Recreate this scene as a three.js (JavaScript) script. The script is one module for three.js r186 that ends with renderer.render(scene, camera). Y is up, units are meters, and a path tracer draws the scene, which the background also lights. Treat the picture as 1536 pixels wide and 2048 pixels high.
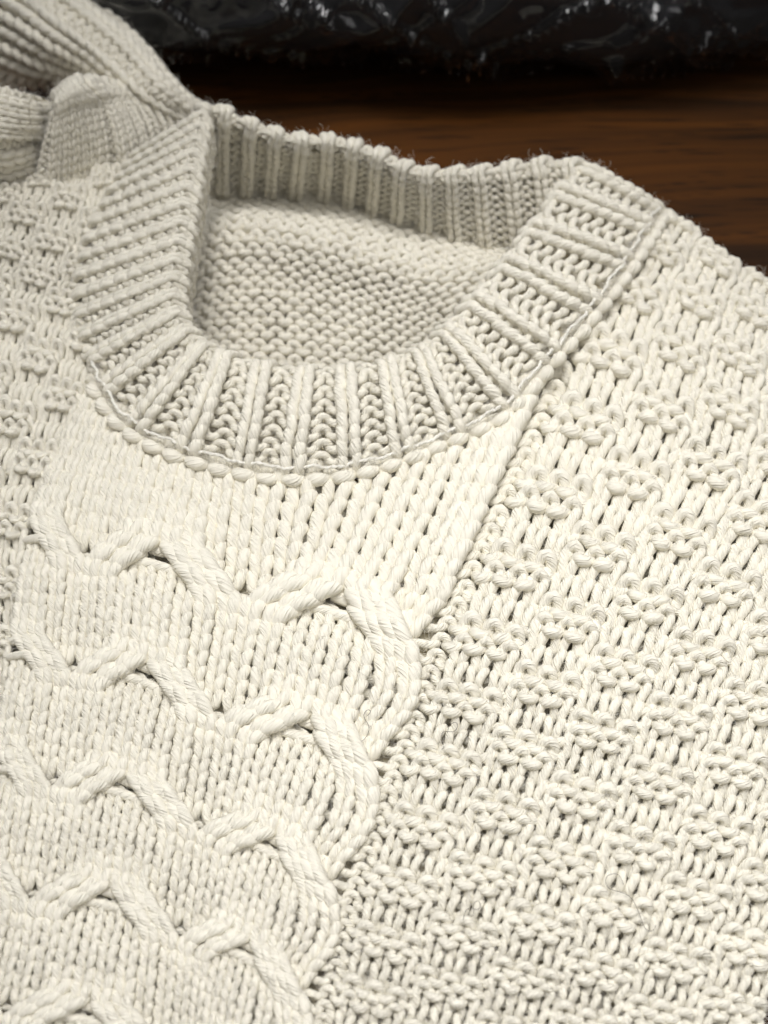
import * as THREE from 'three';
import { createNoise3D } from 'simplex-noise';
import { RoundedBoxGeometry } from 'three/addons/geometries/RoundedBoxGeometry.js';
import { RectAreaLightUniformsLib } from 'three/addons/lights/RectAreaLightUniformsLib.js';

// ------------------------------------------------------------------ camera, light, exposure
const scene = new THREE.Scene();
const camera = new THREE.PerspectiveCamera(45, 768 / 1024, 0.02, 20);
camera.position.set(0, 0.44, 0.273);
camera.lookAt(0, 0.44 - Math.sin(55 * Math.PI / 180), 0.273 - Math.cos(55 * Math.PI / 180));
camera.focus = 0.445;
camera.userData.fStop = 10.5;
scene.background = new THREE.Color(0.085, 0.08, 0.075);
const renderer = new THREE.WebGLRenderer({ antialias: true });
renderer.toneMapping = THREE.LinearToneMapping;
renderer.toneMappingExposure = 0.88;
renderer.shadowMap.enabled = true;
RectAreaLightUniformsLib.init();
function lamp(color, intensity, w, h, from, to) {
  const l = new THREE.RectAreaLight(color, intensity, w, h);
  l.position.set(...from); l.lookAt(...to); scene.add(l); return l;
}
const spot = new THREE.SpotLight(new THREE.Color(1.0, 0.985, 0.985), 8.0, 0, 0.475, 0.5);     // added spot, its cone edge set to leave the sleeve dim
spot.position.set(0.0, 1.25, -0.2); spot.target.position.set(0.1, 0, 0.12); spot.castShadow = true; spot.shadow.radius = 24; scene.add(spot, spot.target);
lamp(new THREE.Color(1.0, 0.985, 0.985), 1.5, 1.3, 1.1, [0.5, 1.45, 0.75], [0.05, 0, 0.05]);   // added soft fill from above and in front
lamp(new THREE.Color(0.82, 0.9, 1.0), 2.4, 0.7, 0.5, [-1.0, 1.3, -1.4], [-0.1, 0.05, -0.3]);  // added cool light behind, to the left, for glints on the film

// ------------------------------------------------------------------ small tools
const V = (x, y, z) => new THREE.Vector3(x / 1000, y / 1000, z / 1000);   // millimetres to metres
function hash(a, b = 0, c = 0) {
  let h = (a * 374761393 + b * 668265263 + c * 2147483647 + 1274126177) | 0;
  h = Math.imul(h ^ (h >>> 13), 1274126177); h = Math.imul(h ^ (h >>> 16), 2246822519);
  return ((h ^ (h >>> 15)) >>> 0) / 4294967296;
}
function rng(seed) { let s = seed >>> 0; return () => { s = (s + 0x6D2B79F5) >>> 0; let t = Math.imul(s ^ (s >>> 15), 1 | s); t = (t + Math.imul(t ^ (t >>> 7), 61 | t)) ^ t; return ((t ^ (t >>> 14)) >>> 0) / 4294967296; }; }
const smooth = (a, b, x) => { const t = Math.min(1, Math.max(0, (x - a) / (b - a))); return t * t * (3 - 2 * t); };
const noise3 = createNoise3D(rng(7));
const taken = {};
function numbered(name) { taken[name] = (taken[name] ?? -1) + 1; return taken[name] ? name + '_' + String(taken[name]).padStart(3, '0') : name; }
function tag(o, label, category, group) { o.userData = { label, category }; if (group) o.userData.group = group; return o; }

// ------------------------------------------------------------------ the control nets of the cloth, in millimetres
const NET_BODY = { u: [-24, -16, -8, 0, 8, 12, 16, 20, 24, 33, 42], v: [-40, -32, -24, -16, -8, 0, 6, 13, 20, 27, 30], rows: [
  [V(-282.2, 0, 176.6), V(-234.8, 15, 185.9), V(-191.1, 30, 193.4), V(-150.4, 45, 200.4), V(-115.4, 50, 206.7), V(-91.7, 50, 210.6), V(-68, 50, 216.4), V(-51, 51, 222.9), V(-31.5, 52, 232.3), V(22.5, 52, 245.4), V(75.6, 45, 257.6)],
  [V(-286.7, 0, 142.5), V(-237.3, 15, 153.6), V(-191.8, 30, 162.5), V(-149.6, 45, 171.1), V(-113.1, 50, 178.2), V(-88.3, 50, 182.6), V(-63.7, 50, 188.9), V(-45.9, 51, 196.1), V(-25.6, 52, 206.3), V(30.5, 52, 220.5), V(85.7, 45, 233.4)],
  [V(-289.4, 0, 105.9), V(-240.3, 15, 117.1), V(-194.8, 30, 127), V(-150.8, 45, 136.5), V(-110.6, 51, 143.4), V(-86.7, 50, 147.9), V(-63.1, 50, 155), V(-41.3, 51, 164.9), V(-19.3, 53, 175.8), V(40.1, 53, 191), V(98.4, 46, 204.6)],
  [V(-293.1, 0, 63.6), V(-244.3, 15, 74.8), V(-198.7, 30, 85.7), V(-152.4, 45, 97.2), V(-110.2, 50, 104.9), V(-85.6, 50, 111.1), V(-59.8, 50, 120.1), V(-35.3, 50, 131.3), V(-11.3, 53, 142.5), V(51.2, 54, 159.7), V(112.3, 46, 174.3)],
  [V(-295.6, 0, 15.4), V(-245.1, 18, 29.3), V(-199, 34, 42.2), V(-155.6, 46, 53.8), V(-109.8, 50, 61.7), V(-83.5, 50, 69.1), V(-56.2, 50, 79.8), V(-25.4, 50, 90.2), V(2.4, 53, 101.3), V(67.6, 55, 119.2), V(132.2, 47, 134.2)],
  [V(-308, 10, -55.9), V(-254.2, 25, -33.9), V(-205.5, 38, -14.3), V(-158, 47, 1.6), V(-111.5, 50, 12.9), V(-84.4, 49, 19.5), V(-51.3, 49, 30.1), V(-15.2, 50, 41), V(17.9, 53, 54), V(85.9, 55, 73.1), V(152.7, 47, 87.9)],
  [V(-296.4, 20, -103.8), V(-242.5, 33, -80.6), V(-194, 43, -60.9), V(-148.2, 48, -44.7), V(-107.4, 48, -35.7), V(-80.8, 47, -29.6), V(-49.1, 47, -19.6), V(-0.6, 48, -4.8), V(37.6, 51, 5.5), V(105.5, 53, 30.4), V(173.1, 45, 49.1)],
  [V(-282.5, 38, -161), V(-230.7, 44, -138.2), V(-182.7, 48, -118.4), V(-138.2, 49, -102.3), V(-98.4, 46, -90.5), V(-75, 45, -91.4), V(-42.3, 45, -82.8), V(19.2, 45, -63.3), V(64.7, 48, -60.7), V(136, 48, -26.8), V(203.7, 34, 2.2)],
  [V(-270.8, 46, -181.2), V(-222, 49, -167.4), V(-175.7, 50, -156.2), V(-131.1, 49, -145.8), V(-102, 45, -166.8), V(-66.8, 44, -161.1), V(-29.5, 44, -154.5), V(43.2, 44, -131.8), V(92.5, 45, -130.8), V(155.3, 40, -83), V(219.9, 20, -45.5)],
  [V(-249.4, 44, -187), V(-209, 47, -191.6), V(-169, 48, -195.8), V(-130.4, 47, -200.6), V(-95.4, 40, -215.4), V(-61, 40, -215.4), V(-21.5, 40, -208), V(67.2, 40, -182.8), V(118.7, 36, -185.6), V(177.6, 26, -140.4), V(224.5, 12, -91.3)],
  [V(-265, 18, -211.9), V(-222.2, 21, -217.1), V(-179.8, 22, -221.6), V(-138.8, 21, -226.6), V(-101.6, 14, -241.6), V(-65.1, 14, -241.6), V(-23.3, 14, -233.7), V(70.7, 14, -207.2), V(125.2, 10, -209.8), V(184.7, 6.5, -155.1), V(227.8, 3, -94.8)]] };
const NET_FRONT_COLLAR = { u: [0, 6, 12, 18, 23.0, 26, 28, 30, 32, 34, 36, 38, 40, 42, 44, 46, 48, 50, 52, 54], v: [-1, 0, 2, 4, 6, 7.2, 8, 9, 12], rows: [
  [V(-126.3, 47.9, -205.8), V(-135.3, 48, -182.1), V(-143.4, 47.8, -150.4), V(-143.9, 48.3, -115), V(-134.8, 48.2, -85.2), V(-123, 48.5, -61.2), V(-109.4, 48.8, -38.9), V(-86, 48.9, -23), V(-60.9, 49, -14), V(-42.9, 49, -10.5), V(-18.7, 49, -11.1), V(2.5, 49, -17.6), V(24.2, 49, -28), V(49.8, 51.1, -40.8), V(69.4, 52.1, -65.4), V(91.1, 51, -94.6), V(110.6, 48.9, -124.8), V(126.2, 43.4, -154.7), V(136.6, 33.6, -179), V(144.2, 18.8, -198.7)],
  [V(-121.5, 51, -206.3), V(-129.7, 51, -182.3), V(-137.1, 50.5, -150.7), V(-137.7, 50.5, -115.9), V(-129.8, 50, -86.8), V(-118.8, 50, -63.9), V(-105.9, 50, -43.1), V(-84.2, 50, -28.3), V(-60.3, 50, -19.6), V(-42.2, 50, -16.1), V(-18.9, 50, -16.6), V(2, 50, -22.8), V(22.8, 50, -32.8), V(47, 52, -45.1), V(65.8, 53, -68.7), V(86.6, 52, -97.1), V(105.4, 50, -126.6), V(120.7, 45, -156), V(131.5, 36, -180.3), V(139.5, 22, -199.6)],
  [V(-111.2, 60.1, -203.8), V(-117.7, 59.8, -179.3), V(-123.6, 58.7, -148.3), V(-124.6, 57.7, -114.8), V(-118.9, 56.3, -87.4), V(-109.6, 55.8, -66.8), V(-98.2, 55.3, -49.3), V(-80, 55.1, -36.8), V(-58.6, 54.8, -28.8), V(-40.5, 54.8, -25.4), V(-19, 54.8, -25.7), V(0.8, 54.8, -31.1), V(20, 54.8, -40.2), V(41, 56.6, -51.5), V(58, 57.6, -72.6), V(77.2, 56.8, -99.4), V(94.3, 55.1, -127.2), V(109.1, 51.1, -155.5), V(120.4, 43.6, -179.6), V(129.3, 31.3, -198.1)],
  [V(-101.6, 67.5, -203.1), V(-106.5, 67, -178.1), V(-111, 65.2, -147.5), V(-112.2, 63.2, -115.2), V(-108.6, 61, -89.4), V(-100.9, 60, -71.1), V(-90.8, 59, -56.9), V(-76.1, 58.5, -46.8), V(-57.1, 58, -39.4), V(-39, 58, -36), V(-19.2, 58, -36.2), V(-0.3, 58, -40.7), V(17.2, 58, -49), V(35.2, 59.5, -59.4), V(50.5, 60.5, -78.1), V(68.1, 60, -103.3), V(83.7, 58.5, -129.5), V(98.1, 55.5, -156.8), V(109.9, 49.5, -180.6), V(119.8, 39, -198.2)],
  [V(-92.8, 72.6, -205.3), V(-96.1, 71.8, -179.5), V(-99.2, 69.5, -149.2), V(-100.6, 66.5, -117.9), V(-99.1, 63.3, -93.6), V(-92.8, 61.8, -77.5), V(-84, 60.3, -66.7), V(-72.6, 59.6, -58.9), V(-56, 58.8, -52.3), V(-37.6, 58.8, -48.8), V(-19.6, 58.8, -48.9), V(-1.5, 58.8, -52.5), V(14.5, 58.8, -60), V(29.5, 60.1, -69.5), V(43.2, 61.1, -85.8), V(59.4, 60.8, -109.6), V(73.7, 59.6, -134.2), V(87.7, 57.6, -160.6), V(100.2, 53.1, -184.3), V(111.1, 44.3, -200.9)],
  [V(-87.7, 74.7, -207.7), V(-90.1, 73.8, -181.5), V(-92.4, 71.1, -151.3), V(-93.9, 67.5, -120.5), V(-93.5, 63.8, -97), V(-88.2, 62, -82.2), V(-80, 60.2, -73.4), V(-70.7, 59.3, -67.2), V(-55.4, 58.4, -60.9), V(-36.9, 58.4, -57.4), V(-19.9, 58.4, -57.5), V(-2.2, 58.4, -60.6), V(12.9, 58.4, -67.5), V(26.1, 59.5, -76.4), V(38.8, 60.5, -91.4), V(54.3, 60.4, -114.2), V(67.7, 59.3, -138.1), V(81.7, 57.9, -163.9), V(94.6, 54.3, -187.5), V(106.1, 46.6, -203.6)],
  [V(-84.5, 75.5, -210.2), V(-86.3, 74.5, -183.6), V(-88, 71.5, -153.4), V(-89.6, 67.5, -122.9), V(-90, 63.5, -100), V(-85.2, 61.5, -86.1), V(-77.5, 59.5, -78.6), V(-69.5, 58.5, -73.4), V(-55.1, 57.5, -67.4), V(-36.5, 57.5, -63.9), V(-20.1, 57.5, -63.9), V(-2.7, 57.5, -66.6), V(11.8, 57.5, -73.2), V(23.8, 58.5, -81.8), V(36, 59.5, -95.7), V(51, 59.5, -118.1), V(63.9, 58.5, -141.4), V(77.8, 57.5, -166.9), V(91.1, 54.5, -190.5), V(103, 47.5, -206.2)],
  [V(-81.8, 72, -206), V(-82.9, 71, -179.9), V(-83.8, 68, -150.8), V(-85, 64, -122), V(-85.5, 60, -100.5), V(-80.9, 58, -87.4), V(-73.5, 56, -80.5), V(-65.9, 55, -75.8), V(-52.3, 54, -70.5), V(-34.8, 54, -67.6), V(-19.7, 54, -67.9), V(-3.8, 54, -70.5), V(9.4, 54, -76.5), V(20.4, 55, -84.3), V(31.8, 56, -97), V(46.4, 56, -117.5), V(59.5, 55, -139.5), V(73.7, 54, -164.2), V(87.2, 51, -187.4), V(99.3, 44, -202.9)],
  [V(-82.7, 52, -207.2), V(-84, 51, -180.9), V(-85.2, 48, -151.5), V(-86.4, 44, -122.1), V(-87, 40, -100.2), V(-82.3, 38, -86.8), V(-74.8, 36, -79.7), V(-67.1, 35, -74.8), V(-53.2, 34, -69.3), V(-35.4, 34, -66.2), V(-19.8, 34, -66.4), V(-3.5, 34, -69), V(10.2, 34, -75.3), V(21.5, 35, -83.3), V(33.2, 36, -96.4), V(47.9, 36, -117.5), V(60.9, 35, -140), V(75, 34, -164.9), V(88.5, 31, -188.2), V(100.5, 24, -203.8)]] };
const NET_BACK_COLLAR = { u: [0, 2, 4, 8, 11.0, 14, 17.0, 19.0, 21.0, 23.0, 25.0, 27.0, 29.0], v: [-1, 0, 2, 4, 6, 7.2, 8, 9, 12], rows: [
  [V(-95.9, 17.6, -228.7), V(-83.9, 20.1, -222.4), V(-71.8, 21.6, -219.2), V(-47.6, 23.2, -215.6), V(-25.9, 23.5, -212.1), V(-7.7, 23.7, -202.5), V(10.6, 27.5, -189.6), V(24.4, 26.6, -184.9), V(38.3, 25.5, -179.3), V(53, 24.4, -176.5), V(68.7, 24.4, -173.8), V(82.6, 26.6, -170.2), V(96, 32.4, -168.1)],
  [V(-94.7, 24, -227.2), V(-83.1, 26, -221.7), V(-71, 27, -218.3), V(-46.9, 28, -214.1), V(-25.6, 28, -211.1), V(-7.4, 28, -201.9), V(10.7, 31, -189.5), V(24.2, 30, -185.3), V(37.9, 29, -180.4), V(52.3, 28, -178), V(67.9, 28, -175.9), V(81.9, 30, -173), V(95.4, 35, -171)],
  [V(-92.3, 36.8, -223.9), V(-81.6, 37.7, -220.2), V(-69.4, 37.8, -216.2), V(-45.6, 37.5, -211), V(-25, 37, -209), V(-6.9, 36.5, -200.5), V(10.8, 38, -189.1), V(23.8, 36.8, -185.9), V(37, 36, -182.4), V(51.1, 35.3, -180.9), V(66.3, 35.3, -180.1), V(80.3, 36.8, -178.6), V(94, 40.2, -176.8)],
  [V(-89.8, 49.5, -220.1), V(-80.1, 49.5, -218.2), V(-67.8, 48.5, -213.8), V(-44.2, 47, -207.6), V(-24.4, 46, -206.6), V(-6.4, 45, -198.9), V(10.8, 45, -188.7), V(23.4, 43.5, -186.3), V(36.1, 43, -184.3), V(49.8, 42.5, -183.6), V(64.7, 42.5, -184.1), V(78.8, 43.5, -184), V(92.7, 45.5, -182.6)],
  [V(-87.4, 62.2, -215.8), V(-78.5, 61.2, -215.7), V(-66.2, 59.2, -211.1), V(-42.9, 56.5, -203.9), V(-23.8, 55, -203.9), V(-5.9, 53.5, -197), V(10.9, 52, -188), V(23, 50.3, -186.6), V(35.2, 50, -186), V(48.5, 49.8, -186.2), V(63.1, 49.8, -188), V(77.3, 50.3, -189.4), V(91.3, 50.8, -188.4)],
  [V(-85.9, 69.9, -212.9), V(-77.5, 68.3, -214), V(-65.3, 65.7, -209.2), V(-42.1, 62.2, -201.6), V(-23.5, 60.4, -202.2), V(-5.6, 58.6, -195.8), V(10.9, 56.2, -187.6), V(22.8, 54.3, -186.8), V(34.7, 54.2, -186.9), V(47.8, 54.1, -187.6), V(62.1, 54.1, -190.3), V(76.4, 54.3, -192.5), V(90.5, 53.9, -191.8)],
  [V(-85, 74.5, -211.6), V(-77, 72.5, -213.5), V(-64.7, 69.5, -208.6), V(-41.6, 65.5, -200.6), V(-23.3, 63.5, -201.7), V(-5.4, 61.5, -195.5), V(11, 58.5, -187.8), V(22.7, 56.5, -187.4), V(34.4, 56.5, -188.1), V(47.3, 56.5, -189.2), V(61.6, 56.5, -192.4), V(75.9, 56.5, -195.2), V(90.1, 55.5, -194.7)],
  [V(-89, 71, -216.6), V(-80.6, 69, -218.7), V(-67.9, 66, -214.1), V(-43.6, 62, -206.7), V(-23.8, 60, -208), V(-4.4, 58, -201.8), V(13.5, 55, -193.7), V(26.1, 53, -192.9), V(38.4, 53, -193.2), V(51.9, 53, -193.8), V(66.5, 53, -196.6), V(81.1, 53, -199.1), V(95.7, 52, -198.2)],
  [V(-91.4, 51, -219.8), V(-82.7, 49, -222.1), V(-69.8, 46, -217.6), V(-44.8, 42, -210.5), V(-24.1, 40, -212), V(-3.9, 38, -205.8), V(14.9, 35, -197.5), V(28, 33, -196.4), V(40.8, 33, -196.5), V(54.6, 33, -196.8), V(69.4, 33, -199.4), V(84.2, 33, -201.7), V(98.9, 32, -200.5)]] };
const NET_BACK_PANEL = { u: [0, 5, 10, 15, 19, 23], v: [0, 4, 8, 12, 16, 20], rows: [
  [V(-99.3, 10, -90.1), V(-65.2, 12, -91.3), V(-28.9, 12, -88.4), V(7.2, 12, -88.4), V(34.5, 12, -94.3), V(59.5, 12, -94.3)],
  [V(-101.4, 14, -116.9), V(-68.8, 18, -119.4), V(-29.4, 19, -115.4), V(7.3, 18, -110.2), V(35, 17, -114.2), V(60.6, 16, -118.2)],
  [V(-100.4, 22, -141.1), V(-67.1, 29, -143.9), V(-29.6, 30, -139.6), V(7.4, 27, -129.8), V(35.1, 24, -129.5), V(66.3, 20, -139.8)],
  [V(-103.1, 26, -173.9), V(-63.1, 38, -168.4), V(-25.1, 40, -158.1), V(14.4, 34, -146.9), V(44.9, 30, -149.4), V(76.7, 23, -158.3)],
  [V(-108.5, 10, -218.9), V(-63.2, 14, -216.9), V(-19.5, 18, -204.2), V(20.2, 20, -187.5), V(51.4, 21, -174.1), V(82.9, 20, -171.7)],
  [V(-101.8, 26, -238.3), V(-57.4, 30, -225.7), V(-16.9, 30, -214.3), V(20.2, 28, -199.4), V(46.9, 26, -189.4), V(86.2, 24, -188)]] };
const NET_SLEEVE = { u: [0, 4, 8, 12, 16], v: [0, 5, 10, 13, 15], rows: [
  [V(-167, 45, -182.3), V(-147.9, 43, -191.7), V(-134.3, 40, -202.5), V(-119.4, 35, -225.3), V(-95.4, 30, -259.1)],
  [V(-161.4, 60, -192.7), V(-145.1, 62, -199.2), V(-134.1, 56, -214.1), V(-122.6, 46, -236.4), V(-99.1, 34, -262.8)],
  [V(-155.1, 74, -202), V(-144.9, 78, -207.7), V(-138, 68, -224.7), V(-130.5, 52, -248.1), V(-103.5, 34, -268.1)],
  [V(-152.7, 78, -213.2), V(-147.5, 82, -215.2), V(-143.4, 76, -227.2), V(-138.2, 55, -254), V(-108.5, 26, -281.8)],
  [V(-167.3, 40, -261.4), V(-162.3, 45, -259.5), V(-155.3, 45, -263.6), V(-146, 30, -279.7), V(-113.5, 10, -297.1)]] };
const NET_SLEEVE_SIDE = { u: [0, 3, 6, 9], v: [0, 3.5, 7, 9], rows: [
  [V(-201.6, 80, -225.4), V(-194.6, 84, -196.1), V(-196.1, 72, -186.7), V(-204.3, 45, -189.4)],
  [V(-177, 86, -214.5), V(-174.4, 83, -195.6), V(-176.5, 70, -189.2), V(-183.2, 45, -191.1)],
  [V(-163.4, 82, -213.3), V(-163.6, 75, -204.3), V(-165.4, 60, -205.4), V(-164.9, 43, -200.7)],
  [V(-163.2, 60, -237.4), V(-162.8, 55, -230.5), V(-163.8, 43, -226.8), V(-163.4, 33, -216.4)]] };
const NET_SLEEVE_TOP = { u: [0, 3.5, 6.5, 9], v: [0, 5, 10, 15, 20], rows: [
  [V(-108.5, 25, -253.4), V(-98.4, 34, -254.7), V(-92.7, 30, -263.2), V(-93.5, 10, -287.2)],
  [V(-148.9, 8, -302.8), V(-120.5, 50, -256.8), V(-110.5, 45, -267.7), V(-117.4, 10, -308.9)],
  [V(-176.1, 8, -318.3), V(-145.2, 56, -280.5), V(-130.5, 50, -295.2), V(-139.1, 10, -346.8)],
  [V(-206.5, 12, -313.8), V(-171.1, 58, -302), V(-155.8, 50, -327.6), V(-166.1, 10, -384.2)],
  [V(-234.1, 12, -319.6), V(-203.8, 55, -336), V(-189, 45, -373.6), V(-199.3, 10, -428.2)]] };
const NET_SIDE_SLEEVE = { u: [0, 5, 11], v: [0, 6, 12, 15], rows: [
  [V(151.6, 12, -88.4), V(166.6, 16, -76.4), V(192.7, 12, -68.2)],
  [V(156.2, 20, -114.5), V(172.1, 26, -109), V(196.6, 24, -104.7)],
  [V(165.7, 18, -141.8), V(180.6, 22, -145), V(206.5, 20, -148)],
  [V(173.1, 4, -152.2), V(188.4, 4, -158.9), V(213.7, 4, -160.6)]] };

class Net {     // a smooth surface through the points of a control net; u counts stitches, v counts rows
  constructor(d) { Object.assign(this, d); this.t = [new THREE.Vector3(), new THREE.Vector3()]; }
  static basis(k, x) {                                   // four weights of a Catmull-Rom on uneven knots, straight beyond the ends
    const n = k.length; let i = 0; while (i < n - 2 && x >= k[i + 1]) i++;
    const h = k[i + 1] - k[i], s = (x - k[i]) / h, w = [];
    const add = (j, a) => { w.push([j, a]); };
    if (s < 0 || s > 1) { add(i, 1 - s); add(i + 1, s); return w; }
    const s2 = s * s, s3 = s2 * s, h00 = 2 * s3 - 3 * s2 + 1, h10 = s3 - 2 * s2 + s, h01 = 1 - h00, h11 = s3 - s2;
    add(i, h00); add(i + 1, h01);
    const slope = (m, f) => {
      if (m === 0 || m === n - 1) { const a = Math.min(m, n - 2), g = f * h / (k[a + 1] - k[a]); add(a + 1, g); add(a, -g); return; }
      const g = f * h / (k[m + 1] - k[m - 1]); add(m + 1, g); add(m - 1, -g);
    };
    slope(i, h10); slope(i + 1, h11); return w;
  }
  at(u, v, out = new THREE.Vector3()) {
    const a = Net.basis(this.u, u), b = Net.basis(this.v, v);
    out.set(0, 0, 0);
    for (const [j, wv] of b) for (const [i, wu] of a) out.addScaledVector(this.rows[j][i], wu * wv);
    return out;
  }
  frame(u, v) {
    const e = 0.12, p = this.at(u, v), [du, dv] = this.t;
    du.copy(this.at(u + e, v)).sub(p).divideScalar(e); dv.copy(this.at(u, v + e)).sub(p).divideScalar(e);
    const n = new THREE.Vector3().crossVectors(du, dv).normalize();
    return { p, n, a: du.length(), b: dv.length() };
  }
}

// ------------------------------------------------------------------ yarn: every course is one thread bent into loops
const SIDES = 8, STEPS = 22;
class Bin {
  constructor() { this.p = []; this.n = []; this.uv = []; this.idx = []; }
  build(name, material, parent) {
    const g = new THREE.BufferGeometry();
    g.setAttribute('position', new THREE.Float32BufferAttribute(this.p, 3));
    g.setAttribute('normal', new THREE.Float32BufferAttribute(this.n, 3));
    g.setAttribute('uv', new THREE.Float32BufferAttribute(this.uv, 2));
    g.setIndex(this.idx);
    const m = new THREE.Mesh(g, material); m.name = numbered(name); m.castShadow = m.receiveShadow = true;
    parent.add(m); return m;
  }
}
const fuzzSpots = [];
let tubeSeed = 1;
// points: [{p, n, r, bin}], bin taken from the first point of each segment
function tube(points, sides = SIDES) {
  const N = points.length; if (N < 3) return;
  const T = new THREE.Vector3(), nrm = new THREE.Vector3().copy(points[0].n), b = new THREE.Vector3(), rings = [];
  let len = hash(tubeSeed++, 5) * 3;
  for (let i = 0; i < N; i++) {
    const A = points[Math.max(0, i - 1)].p, C = points[Math.min(N - 1, i + 1)].p;
    T.subVectors(C, A).normalize();
    nrm.addScaledVector(T, -nrm.dot(T)).normalize();
    b.crossVectors(T, nrm);
    if (i) len += points[i].p.distanceTo(points[i - 1].p) / (6.28 * points[i].r);
    const ring = [];
    const slub = 1 + 0.09 * noise3(points[i].p.x * 260, points[i].p.y * 260, points[i].p.z * 260);
    for (let s = 0; s <= sides; s++) {
      const f = s / sides * Math.PI * 2, c = Math.cos(f), d = Math.sin(f);
      const nx = nrm.x * c + b.x * d, ny = nrm.y * c + b.y * d, nz = nrm.z * c + b.z * d, r = points[i].r * slub;
      ring.push([points[i].p.x + nx * r, points[i].p.y + ny * r, points[i].p.z + nz * r, nx, ny, nz, s / sides, len]);
    }
    rings.push(ring);
    for (let q = 0; q < 3; q++) fuzzSpots.push(ring[Math.floor(hash(i, tubeSeed, 9 + q) * sides)]);
  }
  let last = null, base = 0;
  for (let i = 0; i < N - 1; i++) {
    const bin = points[i].bin; if (!bin) { last = null; continue; }
    const put = (ring) => { const at = bin.p.length / 3; for (const q of ring) { bin.p.push(q[0], q[1], q[2]); bin.n.push(q[3], q[4], q[5]); bin.uv.push(q[6], q[7]); } return at; };
    if (bin !== last) base = put(rings[i]);
    const next = put(rings[i + 1]);
    for (let s = 0; s < sides; s++) { const a = base + s, c = next + s; bin.idx.push(a, a + 1, c, a + 1, c + 1, c); }
    base = next; last = bin;
  }
}
// o.stitch(i) gives null where nothing is knitted, else { purl, bin, w (lift in yarn radii), A, fat }; o.shift(i, v) gives [sideways in stitches, lift in radii]
function course(net, row, from, to, o) {
  let run = [];
  const flush = () => { if (run.length > 4) tube(run, o.sides); run = []; };
  for (let i = from; i < to; i++) {
    const st = o.stitch(i); if (!st) { flush(); continue; }
    const before = o.stitch(i - 1) ?? st, after = o.stitch(i + 1) ?? st, K = o.steps ?? STEPS;
    const ju = (hash(i, row, o.seed) - 0.5) * 0.09, jv = (hash(i, row, o.seed + 1) - 0.5) * 0.16, jA = 1 + (hash(i, row, o.seed + 2) - 0.5) * 0.16, jr = 1 + (hash(i, row, o.seed + 3) - 0.5) * 0.14;
    for (let k = 0; k < K; k++) {
      const f = k / K, t = f * Math.PI * 2;
      const mixed = (key) => { const m = st[key], l = before[key], r = after[key]; return f < 0.2 ? l + (m - l) * (0.5 + 0.5 * smooth(0, 0.2, f)) * 1 : f > 0.8 ? m + (r - m) * 0.5 * smooth(0.8, 1, f) : m; };
      const headness = Math.max(0, -Math.cos(t)) ** 2 * (Math.cos(2 * t) > 0 ? Math.cos(2 * t) ** 0.5 : 0), own = mixed('face');
      const face = own + ((st.head ?? own) - own) * headness, lw = mixed('w'), lift = lw + ((st.hw ?? lw) - lw) * smooth(-0.15, 0.75, -Math.cos(t));
      const env = Math.sin(Math.PI * f) ** 0.6;
      const top = -Math.cos(t), foot = Math.max(0, -top) ** 2 * (Math.cos(2 * t) > 0 ? Math.cos(2 * t) ** 0.5 : 0);
      const arc = ((st.face < 0 ? foot : 0) + ((st.head ?? st.face) < 0 ? headness : 0)) * (st.bold ?? 0);
      let u = i + f + (st.lean ?? o.lean) * Math.sin(2 * t) + ju * env, v = row - (st.A ?? o.A) * jA * Math.cos(t) * (top > 0 ? st.crown ?? 1 : 1) + jv * env, z = (-Math.cos(2 * t) * o.depth - 0.18 * Math.sin(t)) * face + lift;
      if (o.shift) { const [du, dw] = o.shift(i, row, v, u); u += du; z += dw; }
      const fr = net.frame(u, v);
      const size = Math.min(o.rMax, Math.max(o.rMin, Math.sqrt(fr.a * fr.b) * o.thick));
      const r = size * (st.fat ?? 1) * jr * (0.9 + 0.2 * Math.sin(t) ** 2 * (face > 0 ? 1 : 0.6)) * (1 + arc);
      run.push({ p: fr.p.addScaledVector(fr.n, z * size), n: fr.n, r, bin: st.bin });
    }
  }
  flush();
}

// ------------------------------------------------------------------ wool
function tileNoise(w, h, seed) {            // value noise that repeats every w by h cells
  return (x, y) => {
    const xi = Math.floor(x), yi = Math.floor(y), fx = x - xi, fy = y - yi, sx = fx * fx * (3 - 2 * fx), sy = fy * fy * (3 - 2 * fy);
    const q = (a, b) => hash(((a % w) + w) % w, ((b % h) + h) % h, seed);
    return (q(xi, yi) * (1 - sx) + q(xi + 1, yi) * sx) * (1 - sy) + (q(xi, yi + 1) * (1 - sx) + q(xi + 1, yi + 1) * sx) * sy;
  };
}
function yarnBump(low = 0, tint = false) {
  const S = 256, d = new Uint8Array(S * S * 4), a = tileNoise(26, 4, 11), b = tileNoise(52, 9, 12), c = tileNoise(7, 5, 13);
  for (let y = 0; y < S; y++) for (let x = 0; x < S; x++) {
    const X = x / S, Y = y / S, X1 = X + Y;      // one turn of twist in one tile
    let h = 0.42 * a(X1 * 26, Y * 4) + 0.26 * b(X1 * 52, Y * 9) + 0.2 * c(X * 7, Y * 5) + 0.12 * (0.5 + 0.5 * Math.cos(X1 * Math.PI * 6));
    const g = Math.max(0, Math.min(255, (low + (1 - low) * h) * 255)) | 0, k = (y * S + x) * 4; d[k] = d[k + 1] = d[k + 2] = g; d[k + 3] = 255;
  }
  const t = new THREE.DataTexture(d, S, S); t.wrapS = t.wrapT = THREE.RepeatWrapping; t.magFilter = THREE.LinearFilter; t.needsUpdate = true; return t;
}
const fibre = yarnBump(), fibreTint = yarnBump(0.86, true);
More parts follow.
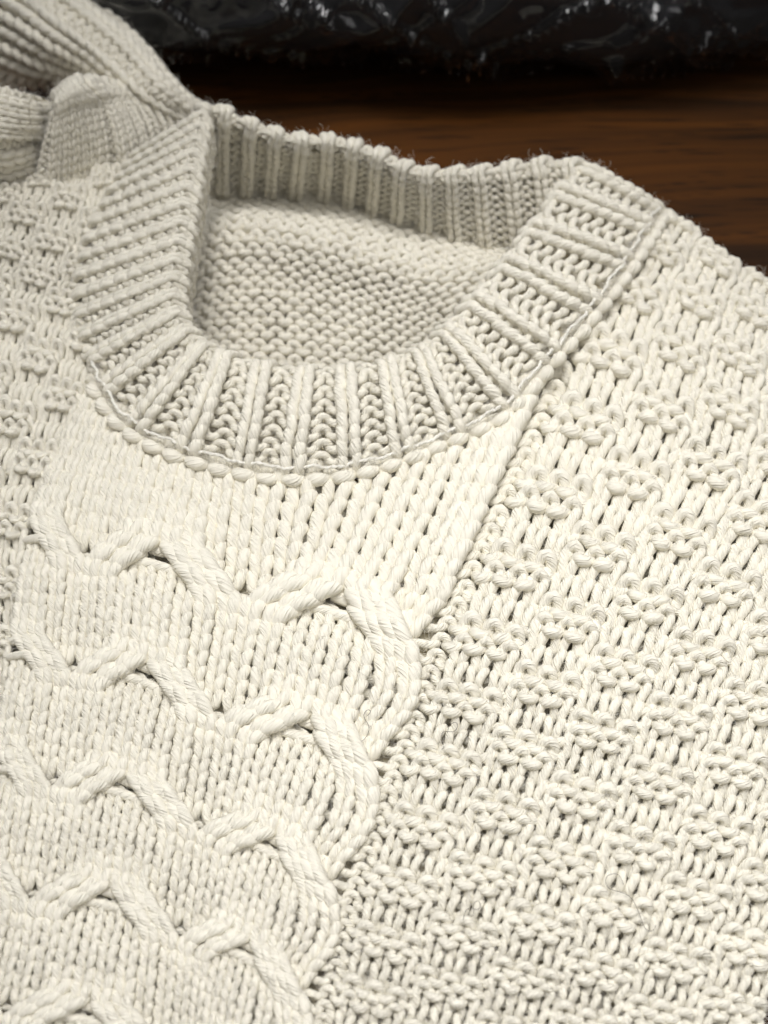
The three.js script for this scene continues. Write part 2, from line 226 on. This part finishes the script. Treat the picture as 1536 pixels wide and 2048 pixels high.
function wool(r, g, b) {
  const m = new THREE.MeshPhysicalMaterial({ roughness: 1, bumpMap: fibre, map: fibreTint, bumpScale: 0.0008, sheen: 0.5, sheenRoughness: 0.6, side: THREE.DoubleSide });
  m.color.setRGB(r, g, b); m.sheenColor.setRGB(1, 0.98, 0.94); m.specularIntensity = 0.2; return m;
}
const WOOL = wool(0.935, 0.896, 0.77), INNER_BOUNCE = wool(0.91, 0.84, 0.65), THREAD = wool(0.9, 0.88, 0.8); THREAD.bumpMap = THREAD.map = null;  // lining wool tinted warmer: bounced light in the gaps put into its colour

// ------------------------------------------------------------------ the table
function woodTexture() {
  const W = 2048, H = 1024, d = new Uint8Array(W * H * 4);
  for (let y = 0; y < H; y++) for (let x = 0; x < W; x++) {
    const X = x / W * 1.8, Y = y / H * 1.4;
    const wob = noise3(X * 2.2, Y * 6, 1) * 0.012 + noise3(X * 7, Y * 20, 4) * 0.004, q = Y + wob;
    let g = 0.5 + 0.28 * noise3(X * 1.1, q * 22, 2) + 0.2 * noise3(X * 2.6, q * 70, 3) + 0.16 * noise3(X * 6, q * 240, 5);
    g += 0.25 * noise3(X * 3.1, Y * 4.3, 8);
    const pore = Math.max(0, noise3(X * 14, q * 420, 6) - 0.45) * 0.9;
    g = Math.min(1, Math.max(0, g - pore));
    const k = (y * W + x) * 4, lerp = (a, b) => a + (b - a) * g;
    d[k] = lerp(30, 92); d[k + 1] = lerp(16, 53); d[k + 2] = lerp(3, 12); d[k + 3] = 255;
  }
  const t = new THREE.DataTexture(d, W, H); t.colorSpace = THREE.SRGBColorSpace; t.wrapS = t.wrapT = THREE.RepeatWrapping; t.magFilter = THREE.LinearFilter; t.needsUpdate = true; return t;
}
{
  const g = new RoundedBoxGeometry(1.8, 0.04, 1.4, 3, 0.008), p = g.attributes.position, uv = g.attributes.uv;
  for (let i = 0; i < p.count; i++) uv.setXY(i, p.getX(i) / 1.8 + 0.5, p.getZ(i) / 1.4 + 0.5);
  const top = new THREE.Mesh(g, new THREE.MeshPhysicalMaterial({ map: woodTexture(), roughness: 0.55, specularIntensity: 0.35 }));
  top.name = 'wooden_table'; top.position.set(0, -0.02, -0.15); top.castShadow = top.receiveShadow = true;
  tag(top, 'dark brown wooden table with horizontal grain under the sweater', 'table'); scene.add(top);
}

// ------------------------------------------------------------------ the sweater
const sweater = new THREE.Group(); sweater.name = 'knitted_sweater'; scene.add(sweater);
tag(sweater, 'cream chunky cable knit sweater lying with its ribbed round neck open', 'sweater');
const body = new Net(NET_BODY), collar = new Net(NET_FRONT_COLLAR), backCollar = new Net(NET_BACK_COLLAR), backPanel = new Net(NET_BACK_PANEL), sleeve = new Net(NET_SLEEVE), sideSleeve = new Net(NET_SIDE_SLEEVE);

// the inner side of the cloth, seen only through the gaps between loops
function lining(net, u0, u1, v0, v1, drop, keep) {
  const nu = Math.round((u1 - u0) * 1.5), nv = Math.round((v1 - v0) * 1.5), bin = new Bin(), id = [];
  for (let j = 0; j <= nv; j++) for (let i = 0; i <= nu; i++) {
    const u = u0 + (u1 - u0) * i / nu, v = v0 + (v1 - v0) * j / nv, f = net.frame(u, v), p = f.p.addScaledVector(f.n, -drop);
    id.push(!keep || keep(p, u, v)); bin.p.push(p.x, p.y, p.z); bin.n.push(f.n.x, f.n.y, f.n.z); bin.uv.push(u * 0.5, v * 0.5);
  }
  for (let j = 0; j < nv; j++) for (let i = 0; i < nu; i++) {
    const a = j * (nu + 1) + i, c = a + nu + 1;
    if (id[a] && id[a + 1] && id[c] && id[c + 1]) bin.idx.push(a, a + 1, c, a + 1, c + 1, c);
  }
  return bin;
}

// outline of the neck opening on the table plane
const hole = [];
for (let s = 0; s <= 54; s += 0.5) { const p = collar.at(s, 1.7); hole.push([p.x, p.z]); }
function inHole(p) {
  let c = false;
  for (let i = 0, j = hole.length - 1; i < hole.length; j = i++) {
    const [xi, zi] = hole[i], [xj, zj] = hole[j];
    if ((zi > p.z) !== (zj > p.z) && p.x < (xj - xi) * (p.z - zi) / (zj - zi) + xi) c = !c;
  }
  return c;
}
camera.updateMatrixWorld(true); camera.updateProjectionMatrix();
const probe = new THREE.Vector3();
const nearView = (p, m = 1.22) => { probe.copy(p).project(camera); return Math.abs(probe.x) < m && Math.abs(probe.y) < m; };

const panel = new Bin(), yoke = new Bin();
const bins = new Map();
const binFor = (key) => { if (!bins.has(key)) bins.set(key, new Bin()); return bins.get(key); };
const cableCentre = (v) => Math.round((v + 0.5) / 8) * 8 - 0.5;
const HALF = 1.45, SPREAD = 0.3;
function bodyStitch(i, row) {
  const p = body.at(i + 0.5, row);
  if (inHole(p) || (i > 1 && i < 24 && row > 13) || !nearView(p)) return null;
  if (i >= 4 && i < 24) {
    const cable = Math.floor(i / 8), k = Math.round((-0.5 - row) / 8);
    const k2 = i % 8 >= 4 ? i % 8 - 4 : 3 - i % 8, near = k >= 0 ? row - (-8 * k - 0.5) : 9, over = near < 0 ? k2 >= 2 : k2 < 2;
    return { face: 1, w: i === 23 ? 0.8 : 0.15, fat: 1.02 + (over ? 0.3 * smooth(3.6, 1.4, Math.abs(near)) : 0) + (i === 23 ? 0.14 : 0), bin: row > 3 ? binFor('yoke') : binFor('cable ' + cable + ' ' + Math.max(0, Math.floor((3 - row) / 8))) };
  }
  if (i === 24) return { face: -0.8, w: -0.8, fat: 1.0, bin: binFor('gutter ' + (i > 9 ? 'a' : 'b') + Math.floor(row / 8)) };
  const q = i > 24 ? i - 25 : 3 - i, cb = Math.floor(q / 3), rb = Math.floor(row / 2), far = i < 9 ? 1.6 : 1, isPurl = (r) => (((cb + Math.floor(r / 2)) % 2) + 2) % 2 === 0, purl = isPurl(row), next = isPurl(row + 1);
  return { face: purl ? -1.15 : 1.0, head: next ? -1.15 : 1.0, bold: 0.24, crown: purl && !next ? 0.6 : 1, hw: (next ? 0.75 : -0.75) * far, w: (purl ? 0.7 : -0.6) * far, A: purl ? 0.92 : 0.86, lean: purl || next ? 0.19 : 0.16, fat: (purl ? 0.98 : 0.88) * (far > 1 ? 0.94 : 1), bin: binFor((purl ? 'purl ' : 'knit ') + (i > 9 ? 'a' : 'b') + cb + ' ' + rb) };
}
function bodyShift(i, row, v, u) {
  if (i < 4 || i >= 24) return [0, 0];
  const c = cableCentre(row), k = Math.round((-0.5 - c) / 8);
  let du = 0, dw = 0;
  if (k >= 0 && Math.abs(row - c) < 3.4) {
    // two crossings side by side: the two inner strands of each half run outwards and down over the two outer ones
    const slot = i % 8, below = row < c, right = slot >= 4, k2 = right ? slot - 4 : 3 - slot;      // k2: 0, 1 inner, 2, 3 outer
    const over = below ? k2 >= 2 : k2 < 2, j = k2 % 2, mid = c + (over ? (j - 0.5) * SPREAD - 0.1 : below ? 0.5 : -0.5), half = over ? HALF : 0.6;
    const s = Math.min(1, Math.max(0, (v - mid + half) / (2 * half))), S = s * 0.4 + 0.6 * s * s * (3 - 2 * s);
    const inward = (over ? (below ? S : S - 1) : (below ? -S : 1 - S)) * 2;                       // over strands come in as they rise
    du = right ? -inward : inward;
    const bell = Math.exp(-(((v - c) / 1.7) ** 2));
    dw = over ? bell * 2.1 : -bell * 0.5;
  }
  // strands bow outwards between two crossings and pinch at each
  const side = (((i % 8) + 0.5) / 8 - 0.5) * 2, ph = Math.cos((v - c) / 8 * Math.PI * 2);
  const edge = i >= 16 ? smooth(0, 1, side) : i < 8 ? smooth(0, -1, side) : 0;
  if (v < 2) du -= Math.sign(side) * edge * 0.45 * ph;
  dw += (2.5 * (1 - side * side) * (0.6 - 0.4 * ph) - 0.9) * smooth(5, 0, v);
  return [du, dw];
}
for (let row = -38; row <= 30; row++) course(body, row, -24, 43, { stitch: (i) => bodyStitch(i, row), shift: (i, r, v, u) => bodyShift(i, r, v, u), lean: 0.16, A: 0.84, depth: 1.15, thick: 0.255, rMin: 0.001, rMax: 0.0026, seed: 10 });

const front = lining(body, -24, 43, -39, 30, 0.0050, (p, u, v) => !inHole(p) && !(u > 1 && u < 24 && v > 13)).build('front_panel', INNER_BOUNCE, sweater);
const count = {};
for (const [key, bin] of bins) {
  if (!bin.idx.length) continue;
  const kind = key.split(' ')[0];
  bin.build({ yoke: 'plain_yoke', cable: 'cable_twist', gutter: 'edge_column', purl: 'purl_block', knit: 'knit_block' }[kind], WOOL, front);
}

// the collar: ribs of one knit and one purl column, folded over at the top
function ribbing(net, name, s1, rows, seed, opt = {}) {
  const base = lining(net, 0.3, s1 - 0.3, 0.3, 8, 0.0042).build(name, INNER_BOUNCE, sweater), cols = new Map();
  const get = (k) => { if (!cols.has(k)) cols.set(k, new Bin()); return cols.get(k); };
  for (let row = opt.first ?? 1; row <= rows; row++) course(net, row, 0, s1, {
    stitch: (i) => { const knit = i % 2 === 0, top = 1 - 0.75 * smooth(6, 8.5, row); return { face: knit ? 1 : -1, w: (knit ? 0.75 : -0.8) * (opt.relief ?? 1) * top * (opt.soft ? 0.45 + 0.55 * smooth(20, 32, i) : 1), fat: knit ? 1.05 : 0.92, bin: get((knit ? 'r' : 'g') + (i >> 1)) }; },
    lean: 0.12, A: 0.86, depth: 0.85, thick: 0.265, rMin: 0.001, rMax: 0.0022, seed, ...opt });
  for (const [k, b] of cols) b.build(k[0] === 'r' ? 'rib' : 'rib_gap', WOOL, base);
  return base;
}
ribbing(collar, 'front_collar', 54, 11, 20, { soft: true });
ribbing(backCollar, 'back_collar', 29, 10, 30, { relief: 1.2, thick: 0.285, first: -1 });

// cast-on bumps below the collar and the thread that sews it down
{
  const bump = new Bin(), thread = new Bin();
  const runs = { length: 0, s: [0] }; let prev = collar.at(0, 0);
  for (let s = 0.05; s <= 53; s += 0.05) { const p = collar.at(s, 0); runs.length += p.distanceTo(prev); runs.s.push(runs.length); prev = p; }
  const sAt = (d) => { let lo = 0, hi = runs.s.length - 1; while (hi - lo > 1) { const m = (lo + hi) >> 1; if (runs.s[m] < d) lo = m; else hi = m; } return lo * 0.05 + (d - runs.s[lo]) / (runs.s[hi] - runs.s[lo] || 1) * 0.05; };
  const pitch = 0.0098, n = Math.floor(runs.length / pitch), pts = [];
  for (let i = 0; i < n; i++) for (let k = 0; k < 10; k++) {
    const f = k / 10, s = sAt((i + f) * pitch); if (s < 25.5) continue;
    const hump = Math.sin(Math.PI * f), fr = collar.frame(s, 0.15 - 0.55 * hump * (0.9 + 0.2 * hash(i, 77)));
    pts.push({ p: fr.p.addScaledVector(fr.n, -0.0006 + 0.0042 * hump), n: fr.n, r: 0.0011 + 0.0017 * hump * (0.9 + 0.25 * hash(i, 78)), bin: bump });
  }
  tube(pts, 10);
  const tp = [];
  for (let d = 0.001; d < runs.length; d += 0.0007) {
    const s = sAt(d); if (s < 25) continue;
    const ph = d / pitch * Math.PI * 2, fr = collar.frame(s, 0.8 + 0.10 * Math.sin(ph * 0.5 + 1) + 0.05 * Math.sin(ph * 1.3));
    tp.push({ p: fr.p.addScaledVector(fr.n, 0.0042 + 0.0006 * Math.sin(ph)), n: fr.n, r: 0.00058, bin: thread });
  }
  tube(tp, 6);
  for (const turn of [0, Math.PI]) {       // the two plies of the thread
    const q = [];
    for (let i = 0; i < tp.length; i++) { const a = i * 0.9 + turn; q.push({ p: tp[i].p.clone().addScaledVector(tp[i].n, 0.0003 * Math.cos(a)).addScaledVector(new THREE.Vector3().crossVectors(tp[i].n, new THREE.Vector3().subVectors(tp[Math.min(i + 1, tp.length - 1)].p, tp[Math.max(0, i - 1)].p).normalize()), 0.0003 * Math.sin(a)), n: tp[i].n, r: 0.0005, bin: thread }); }
    tube(q, 6);
  }
  bump.build('cast_on_edge', WOOL, sweater); thread.build('seam_thread', THREAD, sweater);
}

// the wrong side of the back, seen through the neck
{
  const b = new Bin();
  for (let row = 0; row <= 20; row++) course(backPanel, row, -1, 24, { stitch: () => ({ face: -1, w: 0, bin: b }), lean: 0.14, A: 0.8, depth: 0.9, thick: 0.30, rMin: 0.0011, rMax: 0.0026, seed: 40 });
  const m = lining(backPanel, -1, 24, -1, 20.5, 0.005).build('back_panel', INNER_BOUNCE, sweater);
  b.build('purl_stitches', WOOL, m);
}
// sleeves
{
  const fold = (net, nu, nv, seed, period) => {
    const b = new Bin();
    for (let row = 0; row <= nv; row++) course(net, row, 0, nu, { stitch: (i) => { const g = i % period === 0; return { face: g ? -0.9 : 1, w: g ? -0.8 : 0.4, bin: b }; }, lean: 0.15, A: 0.84, depth: 1, thick: 0.27, rMin: 0.001, rMax: 0.0026, seed });
    lining(net, 0, nu, 0, nv, 0.005).build('sleeve_fold', WOOL, sweater).add(b.build('sleeve_stitches', WOOL, sweater));
  };
  fold(sleeve, 16, 15, 50, 8); fold(new Net(NET_SLEEVE_SIDE), 9, 9, 52, 5); fold(new Net(NET_SLEEVE_TOP), 9, 20, 55, 4);
  const c = new Bin();
  for (let row = 0; row <= 15; row++) course(sideSleeve, row, 0, 11, { stitch: () => ({ face: 1, w: 0, bin: c }), lean: 0.15, A: 0.84, depth: 0.9, thick: 0.30, rMin: 0.0012, rMax: 0.0026, seed: 60 });
  const m2 = lining(sideSleeve, 0, 11, 0, 15, 0.004).build('sleeve', WOOL, sweater);
  c.build('sleeve_stitches', WOOL, m2);
}
// loose fibres standing off the yarn
{
  const R = rng(99), kinds = [];
  const N = Math.min(fuzzSpots.length, 300000), step = fuzzSpots.length / N;
  const pts = []; for (let i = 0; i <= 6; i++) { const f = i / 6; pts.push(new THREE.Vector3(0.32 * Math.sin(f * 3.2), f * 0.8, 0.2 * Math.sin(f * 4.5 + 0.5) - 0.1)); }
  const g = new THREE.TubeGeometry(new THREE.CatmullRomCurve3(pts), 6, 0.0105, 3, false);
  const m = wool(0.86, 0.83, 0.75); m.bumpMap = null; m.map = null;
  const inst = new THREE.InstancedMesh(g, m, N); inst.name = 'loose_fibres'; inst.userData = { kind: 'stuff' };
  const M = new THREE.Matrix4(), q = new THREE.Quaternion(), q2 = new THREE.Quaternion(), up = new THREE.Vector3(0, 1, 0), d = new THREE.Vector3(), s = new THREE.Vector3(), p = new THREE.Vector3();
  for (let i = 0; i < N; i++) {
    const f = fuzzSpots[Math.floor(i * step)];
    d.set(f[3] + (R() - 0.5) * 1.6, f[4] + (R() - 0.5) * 1.6, f[5] + (R() - 0.5) * 1.6).normalize();
    q.setFromUnitVectors(up, d); q2.setFromAxisAngle(up, R() * 6.28); q.multiply(q2);
    const L = 0.0012 + 0.0048 * R() ** 3;
    M.compose(p.set(f[0], f[1], f[2]), q, s.set(L, L, L)); inst.setMatrixAt(i, M);
  }
  sweater.add(inst);
}

// stray hairs lying on the knit
{
  const HAIR = new THREE.MeshStandardMaterial({ color: new THREE.Color().setRGB(0.09, 0.075, 0.07), roughness: 0.6 });
  const spots = [
    ['thin dark stray hair curling over the purl bumps at the right, low in the picture', 35.3, -12.5, 0.034, 2.0, 0.42],
    ['thin dark stray hair looped on the cable bulge beside the textured panel', 22.6, -6.6, 0.030, 0.4, 0.6],
    ['short dark stray hair on the knit just right of the second cable bulge', 26.2, -7.4, 0.020, 0.2, 0.45],
    ['short dark stray hair between the purl blocks at the lower middle', 29.4, -17.2, 0.016, 1.2, 0.5],
  ];
  spots.forEach(([label, u, v, size, turn, curl], k) => {
    const f = body.frame(u, v), R = rng(300 + k), pts = [], X = body.at(u + 0.3, v).sub(f.p).normalize(), Y = new THREE.Vector3().crossVectors(f.n, X);
    const base = f.p.clone().addScaledVector(f.n, 0.0052);
    let a = turn, x = 0, y = 0;
    for (let i = 0; i < 26; i++) {
      pts.push(new THREE.Vector3().addScaledVector(X, x).addScaledVector(Y, y).addScaledVector(f.n, 0.0009 * Math.sin(i * 0.7 + k)));
      a += curl * (0.5 + R()) * (Math.sin(i * 0.33 + k) + 0.35); x += Math.cos(a) * size / 26; y += Math.sin(a) * size / 26;
    }
    const m = new THREE.Mesh(new THREE.TubeGeometry(new THREE.CatmullRomCurve3(pts), 90, 0.00009, 5, false), HAIR);
    m.name = numbered('stray_hair'); m.position.copy(base); m.castShadow = true; tag(m, label, 'hair'); scene.add(m);
  });
}

// ------------------------------------------------------------------ dark bundles in crinkled film behind
function crumple(cx, cy, cz, L, ry, rz, seed, lift, rough) {
  const NU = 420, NV = 140, p = [], idx = [], uv = [];
  const ridge = (x, y, z) => 1 - Math.abs(noise3(x, y, z));
  for (let j = 0; j <= NV; j++) for (let i = 0; i <= NU; i++) {
    const f = i / NU, a = j / NV * Math.PI * 2, e = Math.pow(Math.max(0, 1 - Math.abs(f * 2 - 1) ** 5), 0.5);
    const x = (f - 0.5) * L, y0 = Math.cos(a) * ry * e, z0 = Math.sin(a) * rz * e;
    const X = (x + seed) * 9, Y = y0 * 16, Z = z0 * 16;
    const q = a * 0.065, bend = 0.012 * noise3(x * 14 + seed, q * 14, 2), c1 = q + x * 0.42 + bend, c2 = q - x * 0.75 - bend;
    let h = 0.014 * noise3(X * 0.5, Y * 0.35, Z * 0.35 + seed) + 0.005 * ridge(c1 * 16, x * 5, seed) ** 4
      + rough * (0.0055 * ridge(c1 * 22, x * 4, seed + 3) ** 12 * (0.6 + 0.5 * noise3(x * 8, q * 12, 5)) + 0.0045 * ridge(c2 * 17, x * 5, seed + 6) ** 12 + 0.0004 * noise3(x * 50, q * 50, 9));
    h += lift;
    const k = 1 + h / Math.max(0.012, Math.hypot(y0, z0) || 0.012) * e;
    p.push(cx + x, Math.max(0.0015 + lift * 0.3, cy + y0 * k), cz - 0.075 * x + z0 * k); uv.push(f, j / NV);
  }
  for (let j = 0; j < NV; j++) for (let i = 0; i < NU; i++) { const a = j * (NU + 1) + i, c = a + NU + 1; idx.push(a, c, a + 1, a + 1, c, c + 1); }
  const g = new THREE.BufferGeometry(); g.setAttribute('position', new THREE.Float32BufferAttribute(p, 3)); g.setAttribute('uv', new THREE.Float32BufferAttribute(uv, 2)); g.setIndex(idx); g.computeVertexNormals(); return g;
}
const CLOTH = new THREE.MeshStandardMaterial({ color: new THREE.Color().setRGB(0.006, 0.0065, 0.009), roughness: 0.9, side: THREE.DoubleSide });
const FILM = new THREE.MeshPhysicalMaterial({ color: 0xffffff, transmission: 1, thickness: 0, roughness: 0.07, ior: 1.5, side: THREE.DoubleSide });
function bundle(label, ...a) {
  const g = new THREE.Group(); g.name = numbered('wrapped_bundle'); tag(g, label, 'bundle'); scene.add(g);
  const [cx, cy, cz, L, ry, rz, seed] = a, at = (o, n) => { o.name = n; o.castShadow = o.receiveShadow = true; o.position.set(-cx, 0, -cz); g.add(o); };
  g.position.set(cx, 0, cz);
  at(new THREE.Mesh(crumple(cx, cy, cz, L, ry, rz, seed, 0, 0.4), CLOTH), 'dark_fabric');
  at(new THREE.Mesh(crumple(cx, cy, cz, L + 0.012, ry, rz, seed, 0.0035, 2.4), FILM), 'plastic_film');
}
bundle('long black bundle wrapped in crinkled clear plastic along the top of the table', 0.13, 0.052, -0.405, 0.62, 0.054, 0.075, 3);

renderer.render(scene, camera);
